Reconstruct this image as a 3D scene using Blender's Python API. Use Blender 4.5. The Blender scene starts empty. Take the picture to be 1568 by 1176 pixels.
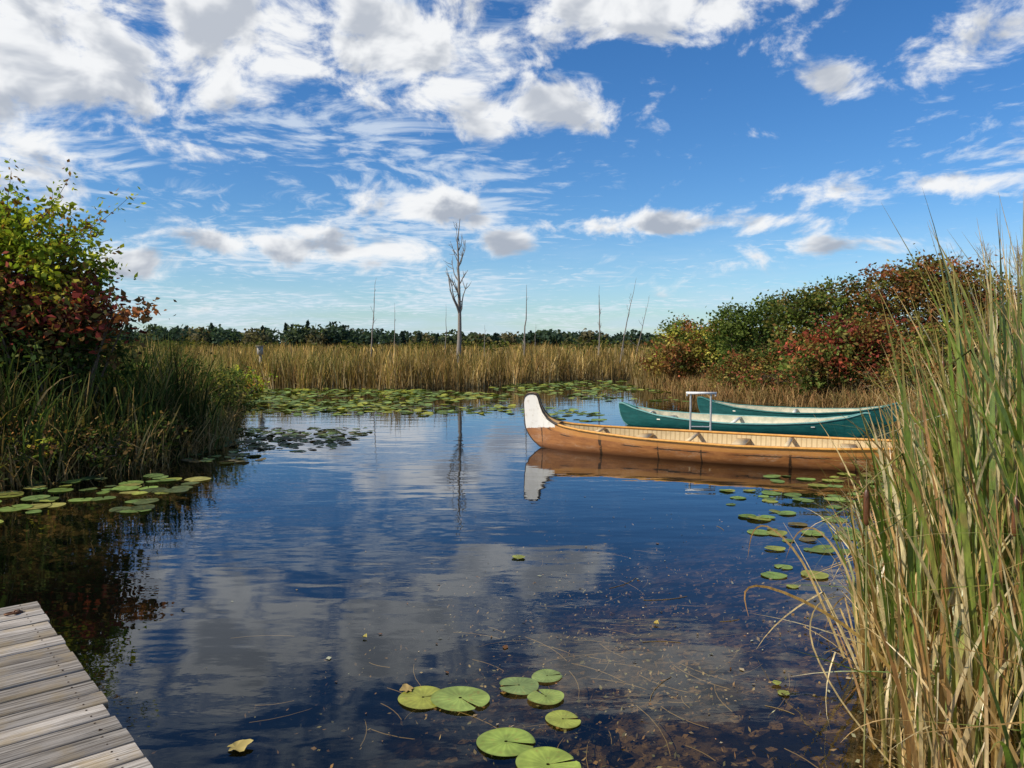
import bpy, math, random
import numpy as np
from mathutils import Vector
random.seed(7); rng=np.random.default_rng(11)
S=bpy.context.scene
D=bpy.data
# ------------------------------------------------------------------ helpers
class Acc:
    def __init__(s): s.v=[];s.f=[];s.c=[];s.n=0
    def add(s,v,f,c):
        v=np.asarray(v,float).reshape(-1,3); f=np.asarray(f,int)
        c=np.asarray(c,float)
        if c.ndim==1: c=np.tile(c,(len(v),1))
        s.v.append(v); s.f.append(f+s.n); s.c.append(c[:,:3]); s.n+=len(v)
    def obj(s,name,mat,smooth=False,parent=None):
        V=np.concatenate(s.v); C=np.concatenate(s.c)
        me=D.meshes.new(name)
        me.vertices.add(len(V)); me.vertices.foreach_set('co',V.ravel())
        loops=np.concatenate([f.ravel() for f in s.f])
        tot=np.concatenate([np.full(len(f),f.shape[1]) for f in s.f])
        st=np.concatenate([[0],np.cumsum(tot)[:-1]])
        me.loops.add(len(loops)); me.loops.foreach_set('vertex_index',loops)
        me.polygons.add(len(tot)); me.polygons.foreach_set('loop_start',st); me.polygons.foreach_set('loop_total',tot)
        if smooth: me.polygons.foreach_set('use_smooth',np.ones(len(tot),bool))
        a=me.color_attributes.new('Col','FLOAT_COLOR','POINT')
        a.data.foreach_set('color',np.concatenate([np.clip(C,0,1),np.ones((len(C),1))],1).ravel())
        me.update()
        ob=D.objects.new(name,me); S.collection.objects.link(ob); me.materials.append(mat)
        if parent: ob.parent=parent
        return ob
def norm(a): return a/(np.linalg.norm(a,axis=-1,keepdims=True)+1e-9)
def leaves(A,cen,L,W,col,up=0.3,droop=None):
    n=len(cen)
    a=norm(rng.normal(size=(n,3))*[1,1,.7]+(0 if droop is None else droop)); r=norm(rng.normal(size=(n,3))+[0,0,up])
    b=norm(np.cross(a,r)); nn=norm(np.cross(a,b))
    L=np.broadcast_to(L,(n,))[:,None]; W=np.broadcast_to(W,(n,))[:,None]
    v=np.stack([cen-a*L*.5, cen+b*W*.5-a*L*.05+nn*W*.12, cen+a*L*.5, cen-b*W*.5-a*L*.05+nn*W*.12],1)
    A.add(v,np.arange(n*4).reshape(n,4),np.repeat(col,4,0))
def blades(A,base,h,w,col0,col1,segs=5,lean=.1,curve=.5,kinkp=0.,az=None,tipcol=None,sharp=1.):
    n=len(base); h=np.broadcast_to(h,(n,)); w=np.broadcast_to(w,(n,))
    if az is None: az=rng.uniform(0,2*np.pi,n)
    d=np.stack([np.cos(az),np.sin(az)],1)
    fa=rng.uniform(0,2*np.pi,n); side=np.stack([np.cos(fa),np.sin(fa),np.zeros(n)],1)
    a0=np.abs(rng.normal(size=n))*lean; cu=np.abs(rng.normal(size=n))*curve
    kt=rng.uniform(.35,.9,n); ka=np.where(rng.random(n)<kinkp,rng.uniform(.8,2.2,n),0)
    P=[base.copy()]; p=base.copy()
    for i in range(segs):
        t=(i+.5)/segs
        ang=a0+cu*t**2.2+ka*(t>kt)
        p=p+np.concatenate([d*np.sin(ang)[:,None],np.cos(ang)[:,None]],1)*(h/segs)[:,None]
        P.append(p.copy())
    P=np.stack(P,1); t=np.linspace(0,1,segs+1)
    wd=(1-t**3)*.5*(0.75+.5*np.minimum(t*3,1)*.5)
    off=side[:,None,:]*(w[:,None]*wd[None,:]+.0006)[...,None]
    v=np.stack([P-off,P+off],2).reshape(n,-1,3)
    tc=np.clip(.5+(t-.42)*sharp,0,1) if sharp>1 else t
    c=col0[:,None,:]*(1-tc)[None,:,None]+col1[:,None,:]*tc[None,:,None]
    if tipcol is not None: 
        m=np.clip((t-.8)/.2,0,1)[None,:,None]*.8; c=c*(1-m)+tipcol*m
    c=np.repeat(c,2,1)
    k=2*(segs+1)
    f=np.array([[2*i,2*i+1,2*i+3,2*i+2] for i in range(segs)])
    F=(np.arange(n)[:,None,None]*k+f[None]).reshape(-1,4)
    A.add(v.reshape(-1,3),F,c.reshape(-1,3))
def tube(A,pts,rad,col,k=5,cap=False):
    pts=np.asarray(pts,float); n=len(pts); rad=np.broadcast_to(rad,(n,))
    T=norm(np.gradient(pts,axis=0)); ref=np.array([.31,.2,.93]) if abs(T[0][2])<.8 else np.array([1.,.1,0])
    u=norm(np.cross(T,ref)); w=np.cross(T,u)
    a=np.arange(k)/k*2*np.pi
    v=pts[:,None,:]+rad[:,None,None]*(np.cos(a)[None,:,None]*u[:,None,:]+np.sin(a)[None,:,None]*w[:,None,:])
    f=[[i*k+j,i*k+(j+1)%k,(i+1)*k+(j+1)%k,(i+1)*k+j] for i in range(n-1) for j in range(k)]
    A.add(v,f,np.array(col))
    if cap:
        A.add(v[-1],[list(range(k))],np.array(col)); A.add(v[0],[list(range(k))[::-1]],np.array(col))
def pick(pal,n,jit=.25):
    pal=np.array(pal,float); c=pal[rng.integers(0,len(pal),n)]
    return c*(1+rng.normal(size=(n,1))*jit).clip(.35,1.8)
def box(A,c,s,col,rz=0):
    x,y,z=np.array(s)/2
    v=np.array([[-x,-y,-z],[x,-y,-z],[x,y,-z],[-x,y,-z],[-x,-y,z],[x,-y,z],[x,y,z],[-x,y,z]])
    R=np.array([[math.cos(rz),-math.sin(rz),0],[math.sin(rz),math.cos(rz),0],[0,0,1]])
    v=v@R.T+np.array(c)
    A.add(v,[[0,3,2,1],[4,5,6,7],[0,1,5,4],[1,2,6,5],[2,3,7,6],[3,0,4,7]],np.array(col))
def empty(name,loc=(0,0,0),rz=0,rx=0):
    e=D.objects.new(name,None); S.collection.objects.link(e); e.location=loc; e.rotation_euler=(rx,0,rz); e.empty_display_size=.3; return e
# ------------------------------------------------------------------ materials
class NT:
    def __init__(s,nt): s.t=nt
    def n(s,typ,ins=None,**kw):
        nd=s.t.nodes.new(typ)
        for k,v in kw.items(): setattr(nd,k,v)
        for k,v in (ins or {}).items():
            if isinstance(v,bpy.types.NodeSocket): s.t.links.new(v,nd.inputs[k])
            else: nd.inputs[k].default_value=v
        return nd
    def m(s,op,a,b=0.,c=0.,clamp=False):
        return s.n('ShaderNodeMath',{0:a,1:b,2:c},operation=op,use_clamp=clamp).outputs[0]
    def vm(s,op,a,b=(0,0,0),c=None):
        ins={0:a,1:b}
        if c is not None: ins[2]=c
        nd=s.n('ShaderNodeVectorMath',ins,operation=op)
        return nd.outputs['Value'] if op in('DOT_PRODUCT','LENGTH') else nd.outputs[0]
    def noise(s,vec,scale,detail=4,rough=.5,dist=0.,out='Fac',dim='3D'):
        return s.n('ShaderNodeTexNoise',{'Vector':vec,'Scale':scale,'Detail':detail,'Roughness':rough,'Distortion':dist},noise_dimensions=dim).outputs[out]
    def mix(s,f,a,b,bt='MIX'):
        nd=s.n('ShaderNodeMix',data_type='RGBA',blend_type=bt)
        for i,v in ((0,f),(6,a),(7,b)):
            if isinstance(v,bpy.types.NodeSocket): s.t.links.new(v,nd.inputs[i])
            else: nd.inputs[i].default_value=v if i==0 else (tuple(v)+(1,))[:4]
        return nd.outputs[2]
    def ss(s,x,lo,hi,a=0.,b=1.):
        nd=s.n('ShaderNodeMapRange',{'Value':x,'From Min':lo,'From Max':hi,'To Min':a,'To Max':b},interpolation_type='SMOOTHSTEP'); return nd.outputs[0]
def newmat(name):
    m=D.materials.new(name); m.use_nodes=True; m.node_tree.nodes.clear(); t=NT(m.node_tree)
    o=t.n('ShaderNodeOutputMaterial'); return m,t,o
def attr(t,name='Col'): return t.n('ShaderNodeAttribute',attribute_name=name).outputs['Color']
def mat_leaf(name,trans=.35,gloss=0.,rough=.4,spot=False,streak=False):
    m,t,o=newmat(name); c=attr(t)
    if spot:
        pos=t.n('ShaderNodeNewGeometry').outputs['Position']
        n1=t.noise(pos,28,4,.65); c=t.mix(t.ss(n1,.56,.70,0,.55),c,(.28,.20,.05)); n2=t.noise(pos,9,3,.5)
        c=t.n('ShaderNodeVectorMath',{0:c,'Scale':t.ss(n2,.3,.7,.75,1.22)},operation='SCALE').outputs[0]
    if streak:
        pos=t.n('ShaderNodeNewGeometry').outputs['Position']
        n1=t.noise(t.vm('MULTIPLY',pos,(1,1,.16)),60,3,.6); n2=t.noise(pos,11,2,.5)
        c=t.mix(t.m('MULTIPLY',t.ss(n2,.57,.7),.5),c,(.30,.19,.07))
        c=t.n('ShaderNodeVectorMath',{0:c,'Scale':t.ss(n1,.3,.7,.65,1.3)},operation='SCALE').outputs[0]
    p=t.n('ShaderNodeBsdfDiffuse',{'Color':c})
    tc=t.mix(1.,c,(1.5,1.6,.8),'MULTIPLY')
    tr=t.n('ShaderNodeBsdfTranslucent',{'Color':tc})
    mx=t.n('ShaderNodeMixShader',{0:trans,1:p.outputs[0],2:tr.outputs[0]})
    if gloss>0:
        gl=t.n('ShaderNodeBsdfGlossy',{'Color':(1,1,1,1),'Roughness':rough})
        mx=t.n('ShaderNodeMixShader',{0:gloss,1:mx.outputs[0],2:gl.outputs[0]})
    t.t.links.new(mx.outputs[0],o.inputs[0]); return m
def mat_attr(name,rough=.8,nscale=20,namt=.3,bump=.2,metal=0,spec=.3):
    m,t,o=newmat(name); c=attr(t)
    co=t.n('ShaderNodeTexCoord').outputs['Object']
    nz=t.noise(co,nscale,4,.6)
    f=t.ss(nz,.3,.7,1-namt,1+namt); cc=t.n('ShaderNodeVectorMath',{0:c,'Scale':f},operation='SCALE').outputs[0]
    bp=t.n('ShaderNodeBump',{'Height':nz,'Strength':bump,'Distance':.01})
    p=t.n('ShaderNodeBsdfPrincipled',{'Base Color':cc,'Roughness':rough,'Normal':bp.outputs[0],'Metallic':metal,'Specular IOR Level':spec})
    t.t.links.new(p.outputs[0],o.inputs[0]); return m
M_leaf=mat_leaf('foliage_leaf',.3); M_reed=mat_leaf('reed_blade',.22); M_reedn=mat_leaf('reed_blade_near',.25,.05,.4,streak=True)
M_pad=mat_leaf('lily_pad_leaf',.08,.05,.25,True); M_bark=mat_attr('bark',.9,30,.35,.4); M_metal=mat_attr('weathered_metal',.45,30,.15,.1,metal=.3)
M_paint=mat_attr('painted_parts',.5,12,.15,.1); M_debris=mat_leaf('debris',.05)

# ------------------------------------------------------------------ world
SUN_AZ=math.atan2(-.90,-.40); SUN_EL=math.radians(40)
w=D.worlds.new('sky'); S.world=w; w.use_nodes=True; w.node_tree.nodes.clear(); t=NT(w.node_tree)
out=t.n('ShaderNodeOutputWorld')
sky=t.n('ShaderNodeTexSky',sky_type='NISHITA',sun_disc=False,sun_elevation=SUN_EL,sun_rotation=SUN_AZ%(2*math.pi),air_density=1.0,dust_density=.25,ozone_density=2.0)
gen=t.n('ShaderNodeTexCoord').outputs['Generated']
sx=t.n('ShaderNodeSeparateXYZ',{0:gen}); X,Y,Z=sx.outputs
az=t.m('ARCTAN2',X,Y); el=t.m('ARCSINE',Z)
AE=t.n('ShaderNodeCombineXYZ',{0:az,1:el}).outputs[0]
blobs=[(-.58,.31,.19,.12,1.1),(-.33,.355,.115,.075,1.1),(-.12,.36,.13,.068,1.15),(.03,.29,.14,.036,.9),(.18,.405,.16,.055,1.1),
(.40,.30,.045,.022,.8),(.53,.31,.08,.035,.8),(.62,.35,.05,.05,.7),(-.105,.172,.08,.028,1.1),(-.25,.118,.09,.026,.95),(-.147,.122,.06,.026,1.05),(.0,.128,.045,.018,.85),(-.36,.12,.05,.018,.85),
(.19,.146,.16,.017,1.),(.40,.178,.07,.019,1.),(.51,.18,.09,.013,.95),(-.447,.088,.06,.024,1.05),(-.56,.17,.1,.05,.7),(.59,.2,.05,.018,.85),
(.45,.112,.22,.014,.6),(-1.1,.35,.3,.2,.8),(1.2,.4,.3,.15,.7),(2.4,.35,.6,.14,.8),(-2.2,.4,.5,.15,.8)]
acc=None
for a,e,ra,re,wt in blobs:
    k=math.sqrt(.8); sc=(k/ra,k/re,0)
    d=t.vm('MULTIPLY_ADD',AE,sc,(-a*sc[0],-e*sc[1],0)); dd=t.m('ADD',t.vm('DOT_PRODUCT',d,d),-math.log(wt))
    acc=dd if acc is None else t.m('MINIMUM',acc,dd)
acc=t.m('EXPONENT',t.m('MULTIPLY',acc,-1.))
V2=t.vm('MULTIPLY',AE,(1,1.6,0))
wp=t.noise(V2,7,1,.5,0,'Color','2D'); V3=t.vm('ADD',V2,t.vm('MULTIPLY',t.vm('SUBTRACT',wp,(.5,.5,.5)),(.08,.06,0)))
nz=t.noise(V3,12,8,.6,0,'Fac','2D'); nzu=t.noise(t.vm('ADD',V3,(-.012,.03,0)),12,4,.5,0,'Fac','2D')
d0=t.m('MULTIPLY_ADD',t.m('SUBTRACT',nz,.5),2.3,acc)
dens=t.ss(d0,.33,.90)
zz=t.m('ADD',t.m('MAXIMUM',Z,0.),.06); PP=t.n('ShaderNodeCombineXYZ',{0:t.m('DIVIDE',X,zz),1:t.m('DIVIDE',Y,zz)}).outputs[0]
w1=t.noise(PP,1.2,1,.5,0,'Color','2D'); PW=t.vm('ADD',PP,t.vm('MULTIPLY',w1,(.6,.6,0)))
a1=t.noise(PW,6,5,.6,0,'Fac','2D'); a2=t.noise(PP,.6,2,.5,0,'Fac','2D')
side=t.ss(az,-.5,.5,.14,-.02)
alto=t.ss(t.m('ADD',t.m('ADD',t.m('MULTIPLY',t.m('SUBTRACT',a1,.5),1.25),t.m('SUBTRACT',a2,.5)),side),.02,.46,0,.68)
veil=t.m('MULTIPLY',t.ss(el,.0,.17,.6,0.),t.ss(t.noise(t.vm('MULTIPLY',AE,(2,16,0)),2.2,4,.6,0,'Fac','2D'),.35,.65,.35,1.))
under=t.ss(t.m('ADD',t.m('MULTIPLY',acc,.5),t.m('MULTIPLY_ADD',t.m('SUBTRACT',nzu,.5),3.0,.0)),.2,.98)
lowg=t.ss(el,.2,.3,1.,.8)
cl_col=t.mix(t.m('MULTIPLY',under,lowg),(8.3,8.4,8.5),(3.7,4.1,4.8))
base=t.mix(1.,t.n('ShaderNodeHueSaturation',{'Hue':.5,'Saturation':1.28,'Value':.97,'Color':sky.outputs[0]}).outputs[0],(.72,.94,1.17),'MULTIPLY')
c1=t.mix(veil,base,(5.0,6.5,8.0)); c2=t.mix(alto,c1,(6.8,7.5,8.3)); c3=t.mix(t.m('MULTIPLY',dens,.97),c2,cl_col)
bg=t.n('ShaderNodeBackground',{'Color':c3,'Strength':.112}); t.t.links.new(bg.outputs[0],out.inputs[0])
try: w.cycles.sampling_method='MANUAL'; w.cycles.sample_map_resolution=256
except Exception as ex: print(ex)
sv=np.array([math.sin(SUN_AZ)*math.cos(SUN_EL),math.cos(SUN_AZ)*math.cos(SUN_EL),math.sin(SUN_EL)])
L=D.lights.new('sun','SUN'); L.energy=5.0; L.angle=math.radians(.5); L.color=(1,.92,.78)
lo=D.objects.new('sun',L); S.collection.objects.link(lo)
lo.rotation_euler=Vector(sv).to_track_quat('Z','Y').to_euler(); lo.location=(-20,-10,30)

# ------------------------------------------------------------------ ground, bed, water
POND=np.array([(-16,8.2),(-12,9),(-7.2,10.5),(-6.1,12),(-5.8,14.5),(-7.3,19),(-9,25),(-11.5,30.5),(-20,36),(-22,41),(-11,34),(-5.2,33),(-2.4,33.8),(2.3,40),(7,43),(6,34),(7.3,26.5),(10.3,22),(12,18),(11,14),(9,12),(7.5,10.4),(5.6,9.3),(4.,7.4),(2.8,5.7),(2.1,4.4),(1.75,3.2),(1.9,1),(2.2,-4),(-16,-4)],float)
def sdist(P,poly=POND):
    P=np.asarray(P,float)[:,:2]; n=len(poly); best=np.full(len(P),1e9); ins=np.zeros(len(P),bool)
    for i in range(n):
        a=poly[i]; b=poly[(i+1)%n]; e=b-a; wv=P-a; tt=np.clip((wv@e)/(e@e),0,1)
        best=np.minimum(best,np.linalg.norm(wv-tt[:,None]*e,axis=1))
        c=((a[1]>P[:,1])!=(b[1]>P[:,1])); with_=(b[0]-a[0])*(P[:,1]-a[1])/((b[1]-a[1]) if b[1]!=a[1] else 1e-9)+a[0]
        ins^=c&(P[:,0]<with_)
    return np.where(ins,best,-best)
def hgt(P):
    d=sdist(P); return np.where(d>0,-np.minimum(.02+d*.2,.9),.02+np.minimum(-d,3)*.06)
geo=lambda s,e,n:np.geomspace(s,e,n)
gx=np.concatenate([-geo(26,1500,22)[::-1],np.arange(-25.6,25.7,.32),geo(26,1500,22)])
gy=np.concatenate([-geo(8,400,10)[::-1],np.arange(-7.7,46,.32),geo(46.3,2500,26)])
GX,GY=np.meshgrid(gx,gy); P=np.stack([GX.ravel(),GY.ravel()],1); H=hgt(P)+rng.normal(size=len(P))*.012
A=Acc(); nx=len(gx); ny=len(gy)
idx=np.arange(nx*ny).reshape(ny,nx); F=np.stack([idx[:-1,:-1],idx[:-1,1:],idx[1:,1:],idx[1:,:-1]],-1).reshape(-1,4)
A.add(np.column_stack([P,H]),F,np.array([.1,.08,.04]))
m,t,o=newmat('marsh_ground')
pos=t.n('ShaderNodeNewGeometry').outputs['Position']; pz=t.n('ShaderNodeSeparateXYZ',{0:pos}).outputs[2]
n1=t.noise(pos,1.3,6,.62); n2=t.noise(pos,10,6,.7); vo=t.n('ShaderNodeTexVoronoi',{'Vector':pos,'Scale':17.}).outputs['Color']
lit=t.n('ShaderNodeSeparateColor',{0:vo}).outputs[0]
bed=t.mix(t.ss(n1,.42,.60),(.016,.015,.010),(.11,.075,.04)); bed=t.mix(t.ss(t.m('MULTIPLY',n2,lit),.35,.48),bed,(.26,.17,.085)); bed=t.mix(t.ss(n2,.45,.58,0,.88),bed,(.012,.011,.008))
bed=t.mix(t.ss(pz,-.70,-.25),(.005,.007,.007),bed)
dry=t.mix(t.ss(n2,.4,.6),(.10,.075,.035),(.16,.13,.06))
col=t.mix(t.ss(pz,-.03,.03),bed,dry)
bp=t.n('ShaderNodeBump',{'Height':n2,'Strength':.6,'Distance':.05})
p=t.n('ShaderNodeBsdfDiffuse',{'Color':col,'Normal':bp.outputs[0]}); t.t.links.new(p.outputs[0],o.inputs[0])
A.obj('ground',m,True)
A=Acc(); A.add([(-70,-30,0),(70,-30,0),(70,90,0),(-70,90,0)],[[0,1,2,3]],np.array([0,0,0]))
m,t,o=newmat('pond_water')
ge=t.n('ShaderNodeNewGeometry'); pos=ge.outputs['Position']
p1=t.vm('MULTIPLY',pos,(.55,1.3,1)); r1=t.noise(p1,1.6,2,.5); r2=t.noise(t.vm('MULTIPLY',pos,(.8,1.4,1)),9,2,.5)
pat=t.ss(t.noise(pos,.28,1,.5),.4,.62,.2,1.)
hh=t.m('ADD',t.m('MULTIPLY',r1,.9),t.m('MULTIPLY',t.m('MULTIPLY',r2,pat),.13))
bp=t.n('ShaderNodeBump',{'Height':hh,'Strength':.10,'Distance':.06})
gl=t.n('ShaderNodeBsdfGlossy',{'Color':(.90,.94,1,1),'Roughness':.01,'Normal':bp.outputs[0]})
tr=t.n('ShaderNodeBsdfTransparent',{'Color':(.76,.71,.53,1)})
cs=t.m('ABSOLUTE',t.vm('DOT_PRODUCT',bp.outputs[0],ge.outputs['Incoming']))
fr=t.m('MULTIPLY_ADD',t.m('POWER',t.m('SUBTRACT',1.,cs,0,True),5.),.96,.04)
mx=t.n('ShaderNodeMixShader',{0:fr,1:tr.outputs[0],2:gl.outputs[0]}); t.t.links.new(mx.outputs[0],o.inputs[0])
A.obj('pond_water',m)

# ------------------------------------------------------------------ reeds
def sample(n,x0,x1,y0,y1,dmin,dmax,poly=POND):
    res=[]; c=0
    while c<n:
        p=np.column_stack([rng.uniform(x0,x1,n*2),rng.uniform(y0,y1,n*2)]); d=-sdist(p,poly); k=p[(d>dmin)&(d<dmax)]
        if len(k)==0: break
        res.append(k); c+=len(k)
    return np.concatenate(res)[:n]
def B3(p,dz=-.05):
    return np.column_stack([p,hgt(p)+dz])
GRN=[(.11,.17,.02),(.14,.20,.03),(.08,.13,.02),(.20,.23,.04)]
STRAW=[(.50,.35,.14),(.60,.45,.22),(.38,.23,.08),(.28,.14,.045),(.62,.52,.30)]
DKG=[(.03,.055,.014),(.045,.07,.018),(.065,.085,.025),(.025,.04,.014)]
A=Acc()
def farblades(p,h,w,segs=3,k=1.):
    n=len(p); b=B3(p); 
    low=pick([(.48,.34,.16),(.40,.27,.12),(.60,.47,.27),(.20,.12,.05)],n,.3)*k; hi=pick([(.33,.25,.055),(.44,.30,.08),(.52,.33,.10),(.19,.17,.045),(.54,.34,.13),(.34,.19,.065)],n,.25)*k
    clump=.52+.8*np.sin(p[:,0]*1.7+np.sin(p[:,1]*.7)*2)**2*np.sin(p[:,0]*.47+1+np.sin(p[:,0]*2.9))**2
    blades(A,b,h*(.87+.12*np.sin(p[:,0]*.9)+.08*np.sin(p[:,0]*2.7+p[:,1])+.07*np.sin(p[:,0]*7.1)),w,low*clump[:,None],hi*clump[:,None],segs,.15,.6,.22)
p=sample(13000,-24,9,30,50,-.4,2.4); p=p[(p[:,1]>32)&((p[:,0]<6.6))]
farblades(p,rng.uniform(.8,2.05,len(p)),rng.uniform(.02,.05,len(p)),4)
p=sample(8000,-30,16,33,60,2.,14); p=p[p[:,1]>36]
farblades(p,rng.uniform(1.3,2.1,len(p)),rng.uniform(.03,.07,len(p)))
p=np.column_stack([rng.uniform(-130,110,16000),50+170*rng.random(16000)**1.5]); p=p[np.abs(p[:,0])<p[:,1]*.9]
farblades(p,rng.uniform(1.4,1.95,len(p)),rng.uniform(.12,.28,len(p)),2)
A.obj('cattail_marsh',M_reed)
A=Acc()
p=sample(10500,-17,-5,8,24,-.2,3.6); p=p[p[:,0]<-5]; n=len(p)
cl=(.6+.8*np.sin(p[:,0]*2.3+p[:,1])**2)[:,None]
blades(A,B3(p),rng.uniform(.85,2.25,n)*np.clip(.55+(-sdist(p)+.2)*.6,.55,1)*(.92+.12*np.sin(p[:,0]*2+p[:,1])),rng.uniform(.020,.046,n),pick(DKG+[(.22,.15,.06)],n,.4)*cl,pick(DKG+[(.09,.11,.03),(.28,.19,.08),(.2,.13,.05)],n,.4)*cl,7,.2,.85,.32)
p=sample(5200,-17,-5,8,24,-.4,.8); n=len(p)
blades(A,B3(p),rng.uniform(.3,1.0,n),rng.uniform(.010,.024,n),pick([(.26,.16,.07),(.36,.25,.12),(.07,.07,.02)],n),pick([(.30,.19,.08),(.44,.31,.15),(.09,.10,.03)],n),5,.5,1.3,.35)
A.obj('cattail_reeds',M_reed)
A=Acc()
p=sample(7000,-26,-7,18,38,-.2,6); p=p[p[:,1]>19]; n=len(p)
blades(A,B3(p),rng.uniform(.8,1.8,n),rng.uniform(.02,.045,n),pick(STRAW+DKG,n)*.8,pick([(.30,.26,.07),(.40,.30,.12),(.12,.14,.03)],n),4,.14,.6,.15)
A.obj('cattail_reeds',M_reed)
A=Acc()
p=sample(12000,5.5,18,14,40,-.2,2.4); n=len(p)
blades(A,B3(p),rng.uniform(.3,.85,n),rng.uniform(.014,.035,n),pick([(.20,.12,.05),(.32,.20,.09)],n),pick([(.34,.20,.08),(.45,.30,.13),(.16,.15,.05),(.26,.13,.06)],n),4,.35,1.1,.25)
A.obj('dry_shore_grass',M_reed)
# near right cattails
A=Acc()
def nearclump(n,dm,hk,wk,gp,seg=12):
    p=sample(n,1.4,4.6,2.2,7.2,-.06,dm); p=p[p[:,0]/np.maximum(p[:,1],.1)>.445]; n=len(p); dd=-sdist(p)
    hs=np.clip(1.5+dd*1.9,1.2,2.9)*hk*rng.uniform(.55,1.0,n)**.8
    green=rng.random(n)<gp
    c0=np.where(green[:,None],pick([(.50,.40,.18),(.36,.30,.10),(.18,.21,.05)],n),pick(STRAW,n)); c1=np.where(green[:,None],pick(GRN,n),pick(STRAW,n))
    azz=np.where(rng.random(n)<.4,rng.uniform(2.3,4.2,n),rng.uniform(0,6.28,n))
    blades(A,B3(p),hs,rng.uniform(.012,.029,n)*wk,c0,c1,seg,.10,.5,.2,az=azz,tipcol=np.array([.42,.26,.09]),sharp=2.0)
nearclump(1350,1.5,1.,1.,.66)
nearclump(380,.9,.8,.8,.08)
p=sample(1300,1.4,4.2,2.2,6.5,-.08,1.3); n=len(p)
blades(A,B3(p),rng.uniform(.35,1.2,n),rng.uniform(.005,.018,n),pick(STRAW,n),pick(STRAW,n),12,.35,1.3,.45)
TL=[(2.33,3.62,2.85),(2.45,3.75,2.7),(2.52,3.9,2.8),(2.2,3.7,2.45),(2.05,3.8,2.1),(2.6,3.8,2.8),(2.4,4.1,2.6),(2.3,4.0,2.35),(1.95,3.85,1.8),(2.55,3.7,2.75),(2.28,3.55,2.5),(2.38,3.5,2.6),(2.15,3.4,2.2),(2.5,3.6,2.9),(2.0,3.5,2.0),(2.1,3.3,2.15),(2.3,3.4,2.5),(1.9,3.6,1.7)]
b=np.array([(x,y,-.05) for x,y,_ in TL]); n=len(b)
blades(A,b,np.array([q[2] for q in TL]),.032,pick([(.14,.2,.03)],n,.1),pick(GRN,n,.1),14,.05,.25,0,az=rng.uniform(2,4,n),tipcol=np.array([.42,.26,.09]))
def arch(pts,w,c0,c1):
    pts=np.array(pts,float); ts=np.linspace(0,1,16); k=np.linspace(0,1,len(pts))
    P=np.column_stack([np.interp(ts,k,pts[:,i]) for i in range(3)])
    for _ in range(3): P[1:-1]=(P[:-2]+2*P[1:-1]+P[2:])/4
    T=norm(np.gradient(P,axis=0)); s=norm(np.cross(T,[.3,.9,.2])); wd=w*.5*(1-ts**3)+.0005
    v=np.stack([P-s*wd[:,None],P+s*wd[:,None]],1).reshape(-1,3)
    c=np.repeat(np.array(c0)[None]*(1-ts)[:,None]+np.array(c1)[None]*ts[:,None],2,0)
    A.add(v,[[2*i,2*i+1,2*i+3,2*i+2] for i in range(15)],c)
arch([(1.95,3.6,.2),(1.8,3.6,.5),(1.5,3.65,.72),(1.22,3.7,.83),(1.12,3.7,.80),(1.16,3.7,.66)],.016,(.40,.28,.08),(.50,.25,.08))
arch([(1.9,3.9,.3),(1.75,3.95,.85),(1.6,4.0,1.05),(1.5,4.02,1.0),(1.46,4.04,.85)],.010,STRAW[1],STRAW[3])
arch([(1.8,3.5,0),(1.55,3.55,.3),(1.4,3.6,.6),(1.45,3.6,.78),(1.6,3.6,.8)],.007,STRAW[1],STRAW[0])
arch([(1.9,4.3,.2),(1.7,4.4,.75),(1.5,4.45,.95),(1.42,4.5,.9),(1.40,4.5,.72)],.012,STRAW[0],STRAW[3])
p=sample(4800,3,13,6.5,16,-.1,2.6); n=len(p)
green=rng.random(n)<.58
blades(A,B3(p),rng.uniform(.7,1.85,n),rng.uniform(.014,.030,n),np.where(green[:,None],pick(GRN,n)*.8,pick(STRAW,n)),np.where(green[:,None],pick(GRN,n),pick(STRAW,n)),7,.14,.6,.2)
def cattail(x,y,zt,lx=0,ly=0):
    z0=-.05; ps=[(x+lx*s*s,y+ly*s*s,z0+(zt-z0)*s) for s in np.linspace(0,1,7)]
    tube(A,ps,.0045,(.25,.24,.09),5); e=np.array(ps[-1]); d=norm(np.array(ps[-1])-np.array(ps[-2]))
    L=.17; prof=[(0,.004),(.06,.011),(.2,.014),(.8,.014),(.95,.010),(1,.004)]
    tube(A,[e+d*L*a for a,_ in prof],[r for _,r in prof],(.17,.065,.022),10)
    tube(A,[e+d*L,e+d*(L+.14)],[.0035,.0015],(.35,.25,.12),5)
cattail(1.66,3.52,1.16,-.03,-.03); cattail(2.06,3.12,1.2,.02,.02); cattail(2.6,4.0,1.75,.05,0); cattail(3.6,6.2,1.6); cattail(3.2,5.6,1.7,-.05,0)
A.obj('cattail_reeds',M_reedn)

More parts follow.
